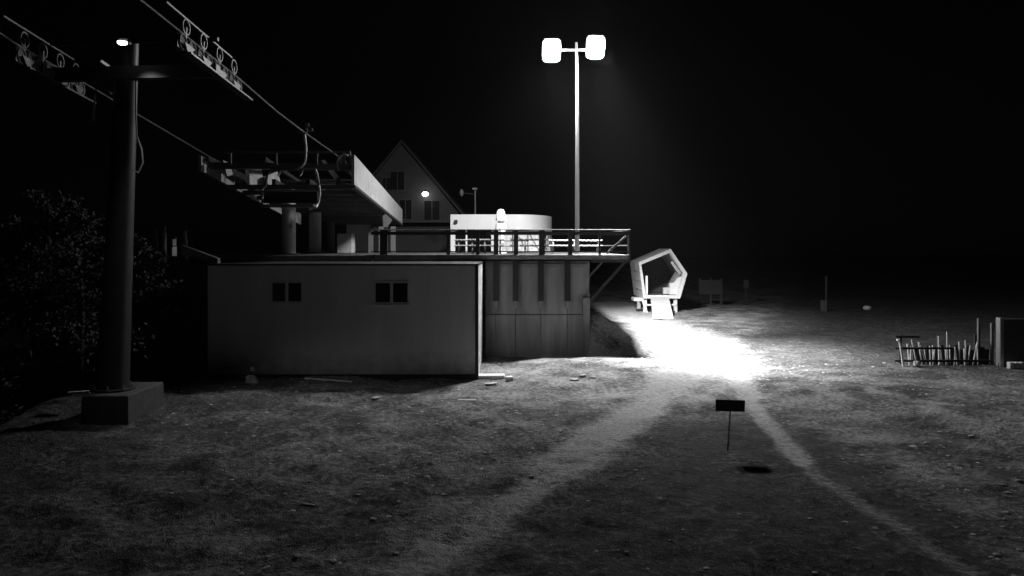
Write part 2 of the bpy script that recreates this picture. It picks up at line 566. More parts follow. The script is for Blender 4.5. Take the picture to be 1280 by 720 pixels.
# ------------------------------------------------------------------ deck and railing
DZ = 4.62
DY0, DY1 = 35.4, 64.0
DX0, DX1 = -13.9, at(788, 0, DY0).x
t = thing('deck', (-3, DY0, DZ - 0.3), 'raised timber terrace deck above the shed and concrete wall', 'deck')
MB().span((DX0, DY0 + 0.12, DZ - 0.12), (DX1, DY1, DZ)).build('deck_floor', M['deck'], t)
MB().span((DX0, DY0, DZ - 0.27), (at(465, 0, DY0).x, DY0 + 0.115, DZ - 0.02)).build('edge_beam', M['edge'], t, bevel=0.01)
MB().span((at(465, 0, DY0).x + 0.01, DY0, DZ - 0.2), (DX1, DY0 + 0.115, DZ + 0.01)).build('edge_beam', M['dsteel'], t, bevel=0.01)
for yy in (35.7, 43.5):
    MB().bar((DX1 - 0.1, yy, DZ - 0.2), (wx1 + .02, yy, 2.6), 0.12, 0.12).build('support_strut', M['dsteel'], t)
    MB().span((wx1 + .02, yy - 0.08, DZ - 0.34), (DX1 - 0.05, yy + 0.08, DZ - 0.124)).build('floor_joist', M['dsteel'], t)
for xx in (-11.5, -8, 0):
    MB().span((xx - .15, 45, -0.6), (xx + .15, 45.3, DZ - .125)).build('deck_leg', M['msteel'], t)
# timber boards of the deck edge seen under the rail
for k in range(24):
    a = -6.1 + k * 0.468
    MB().span((a, DY0 - 0.03, DZ - 0.19 + random.uniform(-.008, .008)), (a + 0.458, DY0 - 0.004, DZ - 0.015)).build('fascia_board', M['edge'], t)

t = thing('deck_railing', (0, DY0, DZ), 'dark metal railing with posts and thin rails along the front of the deck', 'railing')
RT = at(0, 288, DY0).z
railp = [(479, .34), (560, .16), (597, .16), (620, .2), (645, .2), (677.5, .26), (713, .2), (750, .1), (787, .1)]
for px, w in railp:
    x = at(px, 0, DY0).x
    MB().span((x - w / 2, DY0 + 0.13, DZ + 0.002), (x + w / 2, DY0 + 0.23, RT)).build('rail_post', M['dsteel'], t, bevel=0.006)
xa, xb = at(463, 0, DY0).x, at(788, 0, DY0).x
MB().span((xa, DY0 + 0.1, RT + 0.002), (xb, DY0 + 0.26, RT + 0.05)).build('top_rail', M['msteel'], t, bevel=0.008)
MB().span((xa, DY0 + 0.15, RT - 0.2), (xb, DY0 + 0.21, RT - 0.05)).build('upper_rail', M['dsteel'], t)
for z in (DZ + 0.12,):
    MB().span((xa, DY0 + 0.15, z), (xb, DY0 + 0.19, z + 0.05)).build('lower_rail', M['dsteel'], t)
MB().bar((at(759, 0, DY0).x, DY0 + 0.3, DZ + .05), (at(784, 0, DY0).x, DY0 + 0.3, RT - 0.25), 0.05, 0.1).build('rail_brace', M['steel'], t)
# side return
for yy in (47.5,):
    MB().span((DX1 - .1, yy, DZ + .002), (DX1 - .02, yy + .08, RT)).build('rail_post', M['dsteel'], t)
MB().span((DX1 - .12, DY0 + .27, RT + .002), (DX1, 47.6, RT + .05)).build('side_rail', M['dsteel'], t)
MB().span((DX1 - .09, DY0 + .27, DZ + .4), (DX1 - .03, 47.6, DZ + .45)).build('side_rail', M['dsteel'], t)

# ------------------------------------------------------------------ round bar on the deck
BY = 50.0
t = thing('terrace_bar', (-0.5, BY, DZ), 'bar pavilion with white parapet rounded at its right end behind the railing', 'pavilion')
zb, zt_ = at(0, 288, BY).z, at(0, 268, BY).z
bx0 = at(563, 0, BY).x
outline = [(bx0, BY)] + [(0.2 + 2.55 * math.sin(a), BY + 5.5 - 5.5 * math.cos(a)) for a in [k * PI / 2 / 14 for k in range(15)]] + [(2.75, BY + 10), (bx0, BY + 10)]
m = MB()
n = len(outline)
cxm, cym = -0.4, BY + 5
inn = [(x + (0.2 if x < cxm else -0.2), y + (0.2 if y < cym else -0.2)) for x, y in outline]
vs = [(x, y, zb) for x, y in outline] + [(x, y, zt_) for x, y in outline] + [(x, y, zt_) for x, y in inn] + [(x, y, zb) for x, y in inn]
m.add(vs, [(k + a * n, (k + 1) % n + a * n, (k + 1) % n + ((a + 1) % 4) * n, k + ((a + 1) % 4) * n) for a in range(4) for k in range(n)])
m.build('parapet', M['parapet'], t, smooth=True)
MB().prism([(x, y, zb + 0.05) for x, y in inn], (0, 0, 0.08)).build('roof', M['roof'], t)
for px in (570, 673):
    c = at(px, 277, BY - 0.1)
    if px > 600: c.y += 1.4; c.x += 0.05; c.z -= .05
    MB().box(c, (0.2, 0.16, 0.2)).build('wall_spotlight', M['trim'], t, bevel=0.02)
# glazing bays with drawn curtains behind, thin mullions in front
gl = outline[:16]
for k, (px, w, mt) in enumerate(((566, .28, 'fabric'), (583, .10, 'fabric'))):
    x = at(px, 0, BY).x
    MB().span((x - w / 2, BY + .1, DZ), (x + w / 2, BY + .25, zb - .003)).build('door_post', M[mt], t)
c0 = at(590, 0, BY).x
MB().span((bx0 + .15, BY + 3, DZ), (0.3, BY + 3.1, zb - .01)).build('back_counter', M['dwood'], t)
def curtain(pts):
    m = MB()
    q = []
    for (ax, ay), (bx_, by_) in zip(pts[:-1], pts[1:]):
        L = math.hypot(bx_ - ax, by_ - ay)
        k = max(2, int(L / 0.07))
        nx_, ny_ = -(by_ - ay) / L, (bx_ - ax) / L
        for i in range(k):
            u = i / k
            o = .035 * math.sin(len(q) * 1.7) + .02 * math.sin(len(q) * .63)
            q.append((ax + (bx_ - ax) * u + nx_ * o, ay + (by_ - ay) * u + ny_ * o))
    n = len(q)
    m.add([(x, y, DZ + .06) for x, y in q] + [(x + .05 * math.sin(i * .9), y, zb - .02) for i, (x, y) in enumerate(q)],
          [(i, i + 1, n + i + 1, n + i) for i in range(n - 1)])
    return m
cur = [(x + (-.12), y + .12) for x, y in outline[1:16]]
c_a = [(at(614, 0, BY).x, BY + .12), (0.1, BY + .12)]
curtain(c_a).build('curtain', M['curtain'], t)
curtain(cur[:9]).build('curtain', M['curtain'], t)
curtain(cur[9:]).build('curtain', M['curtain'], t)
for x, y in outline[1:16:3]:
    MB().bar((x - .04, y + .03, DZ), (x - .04, y + .03, zb - .004), .06, .06).build('mullion', M['msteel'], t)
for a, b in ((1, 4), (4, 7), (7, 10), (10, 13)):
    (ax, ay), (bx_, by_) = outline[a], outline[b]
    MB().bar((ax, ay + .05, zb - .05), (bx_ - .05, by_ - .02, DZ + .08), .03, .03).build('bracing_rod', M['trim'], t)

# parasol
PY = 43.0
c = at(626, 0, PY)
t = thing('parasol', (c.x, PY, DZ), 'folded white parasol standing on the deck in front of the pavilion', 'parasol')
ztop = at(0, 261.5, PY).z - DZ
MB().tube([(c.x, PY, DZ + .08), (c.x, PY, DZ + ztop - .05)], .04, 8).build('pole', M['white'], t)
MB().lathe([(.13, .55), (.17, .7), (.16, 1.0), (.28, ztop - 1.06), (.26, ztop - .84), (.13, ztop - .72), (.14, ztop - .66), (.27, ztop - .60), (.255, ztop - .45), (.19, ztop - .15), (.13, ztop - .03), (.05, ztop)],
           (c.x, PY, DZ), 32, .09, 8).build('canopy', M['fabric'], t, smooth=True)
MB().lathe([(.32, 0), (.32, .06), (.1, .1)], (c.x, PY, DZ), 16).build('base', M['white'], t)

# picnic tables
def make_table(x, y, lab):
    t = thing('picnic_table', (x, y, DZ), lab, 'picnic table', 'picnic tables on the deck')
    for k in range(8):
        MB().span((x - .95 + k * .24, y - .38, DZ + .72), (x - .95 + k * .24 + .17, y + .38, DZ + .76)).build('board', M['wood'], t)
    for s in (-1, 1):
        for k in range(8):
            MB().span((x - .95 + k * .24, y + s * .72 - .15, DZ + .42), (x - .95 + k * .24 + .17, y + s * .72 + .15, DZ + .46)).build('bench_board', M['wood'], t)
        lg = MB()
        for q in (-1, 1):
            lg.bar((x + s * .7, y + q * .62, DZ), (x + s * .7, y + q * .2, DZ + .715), .08, .06)
        lg.bar((x + s * .7, y - .8, DZ + .38), (x + s * .7, y + .8, DZ + .38), .09, .06)
        lg.bar((x - .9, y + s * .72, DZ + .395), (x + .9, y + s * .72, DZ + .395), .08, .045).bar((x - .9, y + s * .25, DZ + .69), (x + .9, y + s * .25, DZ + .69), .08, .05)
        lg.build('leg_frame', M['dwood'], t)
    return t
tb = make_table(at(590, 0, 43).x, 43, 'picnic table farthest left, beside the pavilion doorway')
for px, y, lab in ((608, 40.5, 'picnic table left of the parasol, close behind the railing'),
                   (641, 45.5, 'picnic table just right of the parasol, in front of the curtains'),
                   (662, 38.6, 'picnic table nearest the front railing, before the curtains'),
                   (707, 44.5, 'picnic table right of the pavilion, left of the mast foot'),
                   (733, 47, 'picnic table farthest right, beyond the foot of the light mast')):
    c = dup(tb)
    c.location = (at(px, 0, y).x, y, DZ)
    c['label'] = lab

# ------------------------------------------------------------------ flood light mast
MY = 39.0
mx = at(721.5, 0, MY).x
zl = at(0, 62, MY).z
t = thing('light_mast', (mx, MY, DZ), 'tall slim pole carrying two glaring floodlights above the deck', 'floodlight mast')
MB().tube([(mx, MY, DZ), (mx, MY, zl - .9), (mx - .05, MY, zl + .35)], [.115, .075, .06], 12).build('pole', M['mast'], t, smooth=True)
MB().box((mx, MY, DZ + .02), (.5, .5, .03)).build('base_plate', M['steel'], t)
MB().span((at(688, 0, MY).x, MY + .1, zl - .04), (at(747, 0, MY).x, MY + .2, zl + .06)).build('cross_arm', M['steel'], t)
for k, px in enumerate((689.5, 744.5)):
    c = at(px, 63.5 - 4 * k, MY - .1)
    # each flood head tilts down; its front glass faces the yard
    hd = Matrix.Rotation((.30, .0)[0] * 1, 3, 'X')
    R = Matrix.Rotation(math.radians(28), 3, 'X')
    h = MB()
    h.box(c + R @ Vector((0, .12, 0)), (.9, .2, 1.14), R=R)
    ho = h.build('floodlight', M['msteel'], t, bevel=.09)
    pl = [c + R @ Vector((.43 * abs(math.cos(q)) ** .55 * (1 if math.cos(q) > 0 else -1), -.03, .55 * abs(math.sin(q)) ** .55 * (1 if math.sin(q) > 0 else -1)))
          for q in [2 * PI * (j + .5) / 24 for j in range(24)]]
    MB().prism(pl, R @ Vector((0, .025, 0))).build('lens', M['lens'], ho)
    MB().bar(c + R @ Vector((0, .23, .1)), (c.x, MY + .15, zl), .08, .05).build('bracket', M['steel'], ho)
    for watts, beam, aim in FLOOD[k]:
        L = bpy.data.lights.new('floodlight_beam', 'SPOT')
        L.energy = watts
        L.spot_size = math.radians(beam)
        L.spot_blend = 1.0
        L.shadow_soft_size = 0.95
        lo = bpy.data.objects.new('floodlight_beam', L)
        COL.objects.link(lo)
        p = c + Vector((.05, -.42, -.38))
        lo.rotation_euler = (Vector(aim) - p).to_track_quat('-Z', 'Y').to_euler()
        lo.parent = ho
        lo.location = p - offset(ho)

# ------------------------------------------------------------------ chairlift station
NY, FY = 34.0, 52.0
t = thing('lift_station', (-10, 38, DZ), 'dark chairlift station on round columns with pale fascia panels', 'lift station')
A = [at(443, 193, NY), at(503, 262, FY), at(503, 281, FY), at(443, 232, NY)]
fr_ = MB().prism(A, (-.12, 0, 0)).build('fascia_panel', M['fascia'], t)
# faded lettering-like print: illegible dark strokes on the panel
def onA(u, v, d=.012):
    top, bot = A[0].lerp(A[1], u), A[3].lerp(A[2], u)
    p = top.lerp(bot, v)
    return Vector((p.x + d, p.y, p.z))
for u, w, s, a, b in ((.17, .012, .004, .42, .82), (.215, .01, -.004, .38, .8), (.25, .016, .0, .5, .85), (.29, .01, .004, .35, .75), (.325, .014, .0, .45, .8), (.37, .01, .002, .4, .7), (.41, .008, .0, .3, .85)):
    MB().prism([onA(u, a), onA(u + w, a), onA(u + w + s, b), onA(u + s, b)], (-.008, 0, 0)).build('printed_stroke', M['fascia_mark'], fr_)
MB().bar(onA(0, 1.02, -.06), onA(1, 1.02, -.06), .2, .12).build('edge_rail', M['dsteel'], t)
lx = at(248, 0, NY).x
B = [at(248, 194, NY), Vector((lx - .5, FY, A[1].z)), Vector((lx - .5, FY, A[2].z)), at(248, 213, NY)]
MB().prism(B, (.12, 0, 0)).build('fascia_panel', M['fascia'], t)
xr = at(440, 0, NY).x
# roof edge, front beam, upper frame
MB().bar(at(283, 190, NY), at(438, 190, NY), .1, .10).build('roof_rail', M['msteel'], t)
MB().bar(at(262, 207, NY + .3), at(436, 209, NY + .3), .3, .26).build('front_beam', M['msteel'], t)
for px in (288, 345, 396, 430, 437):
    MB().bar(at(px, 190, NY + .1), at(px, 206, NY + .1), .09, .09).build('frame_upright', M['msteel'], t)
MB().tube([at(423, 214, NY - .1), at(421, 203, NY - .1), at(424, 196, NY - .1), at(430, 192, NY), at(436, 196, NY + .3), at(437, 206, NY + .4)], .05, 8).build('guide_hoop', M['steel'], t, smooth=True)
MB().prism([at(423, 194, NY + .3), at(430, 200, NY + .3), at(437, 218, NY + .3), at(425, 210, NY + .3)], (0, .06, 0)).build('end_panel', M['fascia'], t)
# open sloping roof frame and underside with cross ribs
rt0 = at(440, 197, NY + .4).z
roofz = lambda y: rt0 + (A[1].z - .05 - rt0) * (y - NY) / (FY - NY)
botz = lambda y: A[3].z + (A[2].z - A[3].z) * (y - NY) / (FY - NY)
for xx in (lx + .3, -10.6, A[0].x - .3):
    MB().bar((xx, NY + .2, roofz(NY + .2) - .05), (xx - .4, FY - .2, roofz(FY - .2) - .05), .14, .16).build('roof_beam', M['dsteel'], t)
for k in range(1, 6):
    y = NY + k * 3.2
    MB().bar((lx + .25, y, roofz(y) + .06), (A[0].x - .3, y, roofz(y) + .06), .1, .1).build('roof_tie', M['dsteel'], t)
for k in range(10):
    y = NY + 1.0 + k * 1.85
    MB().bar((lx + .9 + k * .05, y, botz(y) + .08), (A[0].x - .16 + (A[1].x - A[0].x) * (y - NY) / 18, y, botz(y) + .08), .18, .2).build('cross_rib', M['msteel'], t)
for xx in (-12.0, -10.4, -8.9, -7.6):
    MB().bar((xx, NY + .9, botz(NY + .9) + .3), (xx - .35, FY - .5, botz(FY - .5) + .3), .16, .22).build('long_beam', M['dsteel'], t)
MB().prism([(-12.2, NY + 4, botz(NY + 4) + .42), (-7.2, NY + 4, botz(NY + 4) + .42), (-7.5, FY, botz(FY) + .42), (-12.5, FY, botz(FY) + .42)], (0, 0, .05)).build('walkway_grating', M['msteel'], t)
# machinery boxes with sloping lit faces
MB().prism([at(311, 210, NY + 1), at(327, 209, NY + 2.0), at(330, 232, NY + 2.0), at(312, 231, NY + 1)], (-.5, 1.0, 0)).build('drive_cabinet', M['fascia'], t, bevel=.02)
MB().prism([at(332, 220, NY + 1.6), at(347, 214, NY + 2.6), at(354, 238, NY + 2.6), at(336, 234, NY + 1.6)], (-.5, .8, 0)).build('drive_cabinet', M['fascia'], t, bevel=.02)
MB().prism([at(279, 200, NY + .8), at(287, 204, NY + 1.6), at(294, 226, NY + 1.6), at(284, 220, NY + .8)], (-.4, 1.0, 0)).build('drive_cabinet', M['fascia'], t)
MB().prism([at(403, 201, NY - .1), at(406, 200, NY - .1), at(424, 221, NY + 1.2), at(420, 224, NY + 1.2)], (-.1, .1, .02)).build('guide_plate', M['white'], t)
bw_c = Vector((-10.2, NY + 6.5, 8.0))
MB().lathe([(2.3, -.12), (2.45, -.1), (2.35, 0), (2.45, .1), (2.3, .12), (1.9, .08), (1.9, -.08)], bw_c, 40).build('bull_wheel', M['dsteel'], t, smooth=True)
# columns
for px, w, y, ytop, mt in ((361, 17, 38, 232, 'steel'), (394, 15, 46, 262, 'msteel'), (414, 9, 50, 270, 'msteel')):
    c = at(px, 0, y)
    r = w / 2 / F * y
    zc = at(0, ytop, y).z
    co = MB().tube([(c.x, y, DZ), (c.x, y, zc)], r, 20).build('column', M['white' if px < 400 else mt], t, smooth=True)
    if px < 400:
        py = 283 if px < 380 else 308
        q = at(px + 2 if px < 380 else px - 2, py, y - r - .03)
        MB().tube([q, q + Vector((0, .05, 0))], .11, 14).build('round_plate', M['white'], co)
    MB().box((c.x, y, DZ + .03), (r * 2.6, r * 2.6, .05)).build('base_plate', M['dsteel'], co)
p, q = at(421, 292, 44), at(440, 321, 44)
MB().span((p.x, 44, DZ), (q.x, 44.9, p.z)).build('control_cabinet', M['fascia'], t, bevel=.03)
MB().prism([at(478, 264, 44), at(479, 284, 44), at(484, 284, 44), at(490, 275, 44)], (0, .1, 0)).build('gusset', M['msteel'], t)
for px in (463, 476, 491):
    c = at(px, 0, 46)
    MB().span((c.x - .12, 46, DZ), (c.x + .12, 46.3, at(0, 283, 46).z)).build('rear_post', M['msteel'], t)

# ------------------------------------------------------------------ pylon, sheaves, ropes, chair
YP = 23.6
pb_ = at(141, 487, YP)
pt_ = at(160, 52, YP)
t = thing('lift_pylon', pb_, 'tall leaning tubular chairlift pylon on a concrete block at left', 'lift pylon')
MB().tube([pb_, pb_.lerp(pt_, .5), pt_], [.45, .37, .30], 28).build('tube', M['pylon'], t, smooth=True)
MB().tube([pb_, pb_ + Vector((0, 0, .06))], .62, 20).build('base_flange', M['dsteel'], t)
for k in range(8):
    a = k * PI / 4 + .2
    q = pb_ + Vector((.54 * math.cos(a), .54 * math.sin(a), .061))
    MB().tube([q, q + Vector((0, 0, .12))], .03, 6).build('anchor_bolt', M['steel'], t)
Rr = [Vector((-8.57, 20.4, 10.52)), Vector((-8.36, 24.6, 10.08))]
Lr = [Vector((-12.95, 20.8, 10.25)), Vector((-13.2, 24.6, 10.0))]
armz = 9.95
MB().bar((-13.2, 22.9, armz - .05), (-8.3, 22.6, armz), .3, .38).build('cross_arm', M['trim'], t, bevel=.02)
MB().bar((-13.2, 22.9, armz + .85), (-8.3, 22.6, armz + .9), .1, .1).build('catwalk_rail', M['trim'], t)
def sheaves(a, b, name):
    d = (b - a).normalized()
    side = d.cross(Vector((0, 0, 1))).normalized()
    up = side.cross(d)
    m = MB()
    m.bar(a - up * .32, b - up * .32, .12, .2)
    tr = m.build(name, M['dsteel'], t)
    n = 8
    for k in range(n):
        c = a.lerp(b, (k + .5) / n) - up * .22
        MB().disc(c, side, .24, .12, 16).build('sheave_wheel', M['rubber'], tr)
        ring = [c + side * .075 + (d * math.cos(q * PI / 8) + up * math.sin(q * PI / 8)) * .2 for q in range(17)]
        MB().tube(ring, .022, 5).build('wheel_flange', M['msteel'], tr)
    for k in range(4):
        c = a.lerp(b, (k * 2 + 1) / n) - up * .22
        MB().prism([c - d * .3 + side * .1, c + d * .3 + side * .1, c - up * .32 + side * .1], side * .04).build('rocker', M['dsteel'], tr)
    for k in (1, 3, 5, 7):
        c = a.lerp(b, k / n) + up * .28
        ring = [c + (d * math.cos(q * PI / 8) + up * math.sin(q * PI / 8)) * .2 for q in range(17)]
        MB().tube(ring, .03, 6).build('guard_wheel', M['msteel'], tr)
        MB().bar(c, c - up * .5, .06, .05).build('guard_arm', M['msteel'], tr)
    MB().bar(a + up * .75 - side * .3, b + up * .75 - side * .3, .05, .05).build('walkway_rail', M['dsteel'], tr)
    MB().bar(a - up * .6 + side * .3, b - up * .6 + side * .3, .25, .05).build('walkway', M['trim'], tr)
    return tr
sheaves(Rr[0], Rr[1], 'sheave_train')
sheaves(Lr[0], Lr[1], 'sheave_train')
lp = at(153, 53, 22.0)
MB().bar(lp + Vector((0, .2, .08)), at(158, 53, YP) + Vector((0, 0, .1)), .07, .07).build('lamp_arm', M['trim'], t)
lm = MB().box(lp + Vector((0, .12, .05)), (.3, .2, .16)).build('lamp', M['dsteel'], t, bevel=.02)
MB().lathe([(.06, -.07), (.13, -.03), (.13, .02), (.05, .04)], lp, 12).build('lamp_glass', M['bulb2'], lm)
L = bpy.data.lights.new('pylon_lamp_beam', 'SPOT')
L.energy, L.spot_size, L.spot_blend, L.shadow_soft_size = 700, math.radians(72), 1.0, .1
o = bpy.data.objects.new('pylon_lamp_beam', L)
COL.objects.link(o)
o.rotation_euler = (Vector((-6.5, 24.0, 0)) - lp).to_track_quat('-Z', 'Y').to_euler()
o.parent = lm
o.location = lp + Vector((.05, -.1, -.16)) - offset(lm)
# cable on the pylon's right
c1 = at(170, 100, YP - .2)
MB().tube([at(170, 85, YP - .2), at(169.5, 140, YP - .2), at(171, 170, YP - .3), at(177, 186, YP - .35), at(179, 203, YP - .35), at(173, 216, YP - .35), at(166, 212, YP - .3)], .022, 6).build('hanging_cable', M['msteel'], t, smooth=True)
MB().tube([at(119, 118, 22.9), at(116.5, 151, 22.9)], .025, 6).build('hanging_rod', M['steel'], t)
MB().tube([at(119, 118, 22.9), at(122, 100, 22.9)], .02, 6).build('hanging_rod', M['dsteel'], t)
MB().bar(at(125, 76, 22.4), at(143, 89, 22.9), .08, .08).build('arm_bracket', M['steel'], t)
MB().bar(at(112, 100, 23.4), at(139, 117, 22.9), .08, .06).build('arm_bracket', M['msteel'], t)

# footing block
fx0, fx1 = at(98, 0, 22.6).x, at(160, 0, 22.6).x
t = thing('pylon_footing', (-11.6, 23.8, -.4), 'square concrete block under the lift pylon', 'concrete block')
zf = pb_.z - .004
MB().add([(fx0, 22.6, -1.6), (fx1, 22.6, -1.6), (fx1, 25.0, -1.6), (fx0, 25.0, -1.6), (fx0 + .05, 22.65, zf), (fx1 - .03, 22.65, zf), (fx1 - .03, 25, zf), (fx0 + .05, 25, zf)],
         [(0, 1, 2, 3), (4, 5, 6, 7), (0, 1, 5, 4), (1, 2, 6, 5), (2, 3, 7, 6), (3, 0, 4, 7)]).build('block', M['footing'], t, bevel=.03)

def rope(pts, lab):
    m = MB()
    m.tube(pts, .026, 6)
    o = m.build('haul_rope', M['rope'], None, smooth=True)
    tag(o, lab, 'steel rope', 'haul ropes of the chairlift')
grip = at(381.5, 166, 32.0)
rope([(-9.6, -20, 14.6), (-8.95, 12, 11.4), Rr[0] + Vector((0, 0, .05)), Rr[1] + Vector((0, 0, .05)), grip.lerp(Rr[1], .5) + Vector((0, 0, -.04)), grip, at(432, 202, NY + 1), (-7.9, NY + 6.5, 8.0)], 'right-hand steel haul rope, carrying the empty chair')
rope([(-11.5, -20, 14.6), (-12.3, 12, 11.3), Lr[0] + Vector((0, 0, .05)), Lr[1] + Vector((0, 0, .05)), at(177, 146, 28), at(262, 196, NY + .5), (-12.4, NY + 6.5, 8.0)], 'left-hand steel haul rope, with no chair on it')

CY = 32.0
c = at(362, 235, CY)
t = thing('lift_chair', at(362, 262, CY), 'empty four-seat lift chair hanging in front of the station', 'lift chair')
P = lambda px, py, dy=0: at(px, py, CY) + Vector((0, dy, 0))
MB().tube([P(380.5, 168), P(382.5, 184), P(382, 195), P(381, 203), P(377, 208), P(372, 212)], .055, 8).build('hanger', M['frame'], t, smooth=True)
g_ = MB().box(P(378, 163), (.4, .26, .2)).build('grip', M['dsteel'], t, bevel=.04)
MB().disc(P(383.5, 156), (0, 1, 0), .09, .08, 10).build('grip_roller', M['msteel'], g_)
MB().disc(P(388, 162), (0, 1, 0), .09, .08, 10).build('grip_roller', M['msteel'], g_)
MB().tube([P(331, 232, .1), P(333, 219, .1), P(338, 213, .05), P(348, 212), P(394, 212), P(396, 216, .02), P(398, 231, .1)], .05, 8).build('top_bar', M['msteel'], t, smooth=True)
for side, pts in ((0, [P(331, 232, .1), P(326, 236, .2), P(325, 246, .3), P(327, 258, .1)]), (1, [P(394, 211), P(396.5, 222, .05), P(398, 231, .1), P(398.5, 240, .2), P(397, 252, .2), P(395, 258, .05)])):
    MB().tube(pts, .045, 8).build('side_frame', M['frame'], t, smooth=True)
for px in (350, 377.5):
    MB().tube([P(px + 1, 212), P(px, 217, -.05), P(px - 2, 220, -.1)], .035, 8).build('bar_hook', M['frame'], t, smooth=True)
MB().box(P(361.5, 246, .25), (2.2, .07, .5), R=Matrix.Rotation(-.18, 3, 'X')).build('backrest', M['rubber'], t, bevel=.03)
st = MB().box(P(361.5, 257.5, -.05), (2.15, .55, .11)).build('seat', M['msteel'], t, bevel=.04)
for k in range(3):
    MB().box(P(345 + k * 16.5, 257, -.05) + Vector((0, 0, .062)), (.03, .5, .015)).build('seat_divider', M['dsteel'], st)
MB().tube([P(328, 240, -.3), P(360, 239, -.45), P(395, 238, -.3)], .03, 8).build('safety_bar', M['msteel'], t, smooth=True)
MB().tube([P(396.5, 256, .0), P(395.5, 259.5, -.15)], .06, 8).build('end_cap', M['white'], t)
MB().tube([P(393, 259.5, -.2), P(388, 261.5, -.25)], .06, 8).build('end_cap', M['white'], t)

# ------------------------------------------------------------------ house behind
HY = 66.0
ap = at(503, 175, HY)
ex = at(582, 0, HY).x
t = thing('gable_house', (ap.x, HY, 0), 'large pale gabled house with dark windows and one lit wall lamp', 'house')
ez = at(0, 268, HY).z
xl, xr_ = 2 * ap.x - ex + .6, ex - .6
gw = MB()
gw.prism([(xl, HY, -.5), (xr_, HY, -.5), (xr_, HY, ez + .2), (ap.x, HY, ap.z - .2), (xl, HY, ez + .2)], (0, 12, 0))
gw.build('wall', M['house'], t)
for s, e in ((-1, 2 * ap.x - ex), (1, ex)):
    MB().prism([(ap.x, HY - .5, ap.z), (e, HY - .5, ez - .1), (e, HY - .5, ez - .35), (ap.x, HY - .5, ap.z - .25)], (0, 13, 0)).build('roof', M['roof'], t)
for px, py, w, h in ((497, 226, 17, 23), (483, 230, 9, 15), (540, 263, 19, 24), (507, 262, 15, 24), (478, 262, 14, 24)):
    a, b = at(px - w / 2, py + h / 2, HY), at(px + w / 2, py - h / 2, HY)
    w_ = MB().span((a.x - .06, HY - .06, a.z - .06), (b.x + .06, HY - .003, b.z + .06)).build('window', M['dwood'], t)
    for q in range(2):
        mxx = (a.x + b.x) / 2
        l_, r_ = ((a.x, mxx - .03), (mxx + .03, b.x))[q]
        MB().span((l_, HY - .075, a.z), (r_, HY - .063, b.z)).build('pane', M['glass'], w_)
bl = MB().span((at(470, 0, HY - 1).x, HY - 1.2, at(0, 277, HY).z - .1), (at(566, 0, HY).x, HY - .01, at(0, 277, HY).z)).build('balcony', M['dwood'], t)
lp = at(531.5, 242.5, HY - .25)
lo_ = MB().box(lp + Vector((0, .14, .05)), (.4, .2, .3)).build('wall_lamp', M['dsteel'], t, bevel=.03)
MB().lathe([(.08, -.2), (.24, -.12), (.27, .06), (.14, .18)], lp, 14).build('lamp_glass', M['bulb'], lo_)
L = bpy.data.lights.new('house_lamp_light', 'POINT')
L.energy = 14
L.shadow_soft_size = .25
o = bpy.data.objects.new('house_lamp_light', L)
COL.objects.link(o)
o.parent = lo_
o.location = lp + Vector((.15, -.6, -.1)) - offset(lo_)

c = at(594, 268, 56)
t = thing('weather_mast', (c.x, 56, DZ), 'thin antenna pole beside the gabled house, left of the pavilion', 'antenna')
MB().tube([(c.x, 56, DZ), at(594, 236, 56)], .05, 8).build('pole', M['msteel'], t)
MB().box(at(593.5, 236, 56), (.35, .2, .14)).build('head', M['msteel'], t, bevel=.02)
MB().tube([at(579, 241, 56), at(594, 243, 56)], .025, 6).build('arm', M['dsteel'], t)
MB().lathe([(.04, -.25), (.14, -.1), (.14, .1), (.05, .25)], at(577, 241, 56), 10).build('sensor', M['msteel'], t, smooth=True)

# ------------------------------------------------------------------ pentagonal hut
HF = 60.0
hx = at(826, 0, HF).x
t = thing('pentagon_hut', (hx, HF + 2, gz(hx, HF + 2)), 'white five-sided wooden hut on stilts with an open front', 'hut')
out = [at(798.5, 328, HF), at(838, 311, HF), at(859, 342, HF), at(850, 373, HF), at(804, 373, HF)]
cen = sum(out, Vector()) / 5
inn = [at(801.5, 330.5, HF), at(837, 316, HF), at(854, 341.5, HF), at(846.5, 369, HF), at(807, 369, HF)]
ext = Vector((0, 4.6, 0))
nm = ('side_wall', 'roof_panel', 'roof_panel', 'side_wall', 'floor')
order = [(4, 0), (0, 1), (1, 2), (2, 3), (3, 4)]
for (i0, i1), name in zip(order, nm):
    a, b, c_, d = out[i0], out[i1], inn[i1], inn[i0]
    MB().prism([a, b, c_, d], ext).build(name, M['hut'] if name != 'floor' else M['wood'], t)
MB().prism([p + Vector((0, 4.45, 0)) for p in inn], (0, .1, 0)).build('back_wall', M['hut_shade'], t)  # interior shade put into the back wall's colour
for i0, i1 in ((4, 0), (0, 1), (3, 4)):  # dark sheets added on the unlit inner faces, painted shade
    a, b = inn[i0], inn[i1]
    n_ = (cen - (a + b) / 2).normalized() * .03
    a2, b2 = a.lerp(b, .02) + n_ * .2, b.lerp(a, .02) + n_ * .2
    MB().prism([a2 + Vector((0, .2, 0)), b2 + Vector((0, .2, 0)), b2 + n_ + Vector((0, .2, 0)), a2 + n_ + Vector((0, .2, 0))], (0, 4.2, 0)).build('shade_board', M['hut_shade'], t)
a, b = inn[1], inn[2]
n_ = (cen - (a + b) / 2).normalized() * .03
MB().prism([a.lerp(b, .02) + n_ * .2 + Vector((0, .2, 0)), b.lerp(a, .02) + n_ * .2 + Vector((0, .2, 0)), b.lerp(a, .02) + n_ * 1.2 + Vector((0, .2, 0)), a.lerp(b, .02) + n_ * 1.2 + Vector((0, .2, 0))], (0, 4.2, 0)).build('shade_board', M['hut_halfshade'], t)  # half-shade of the right slope, painted as a grey sheet
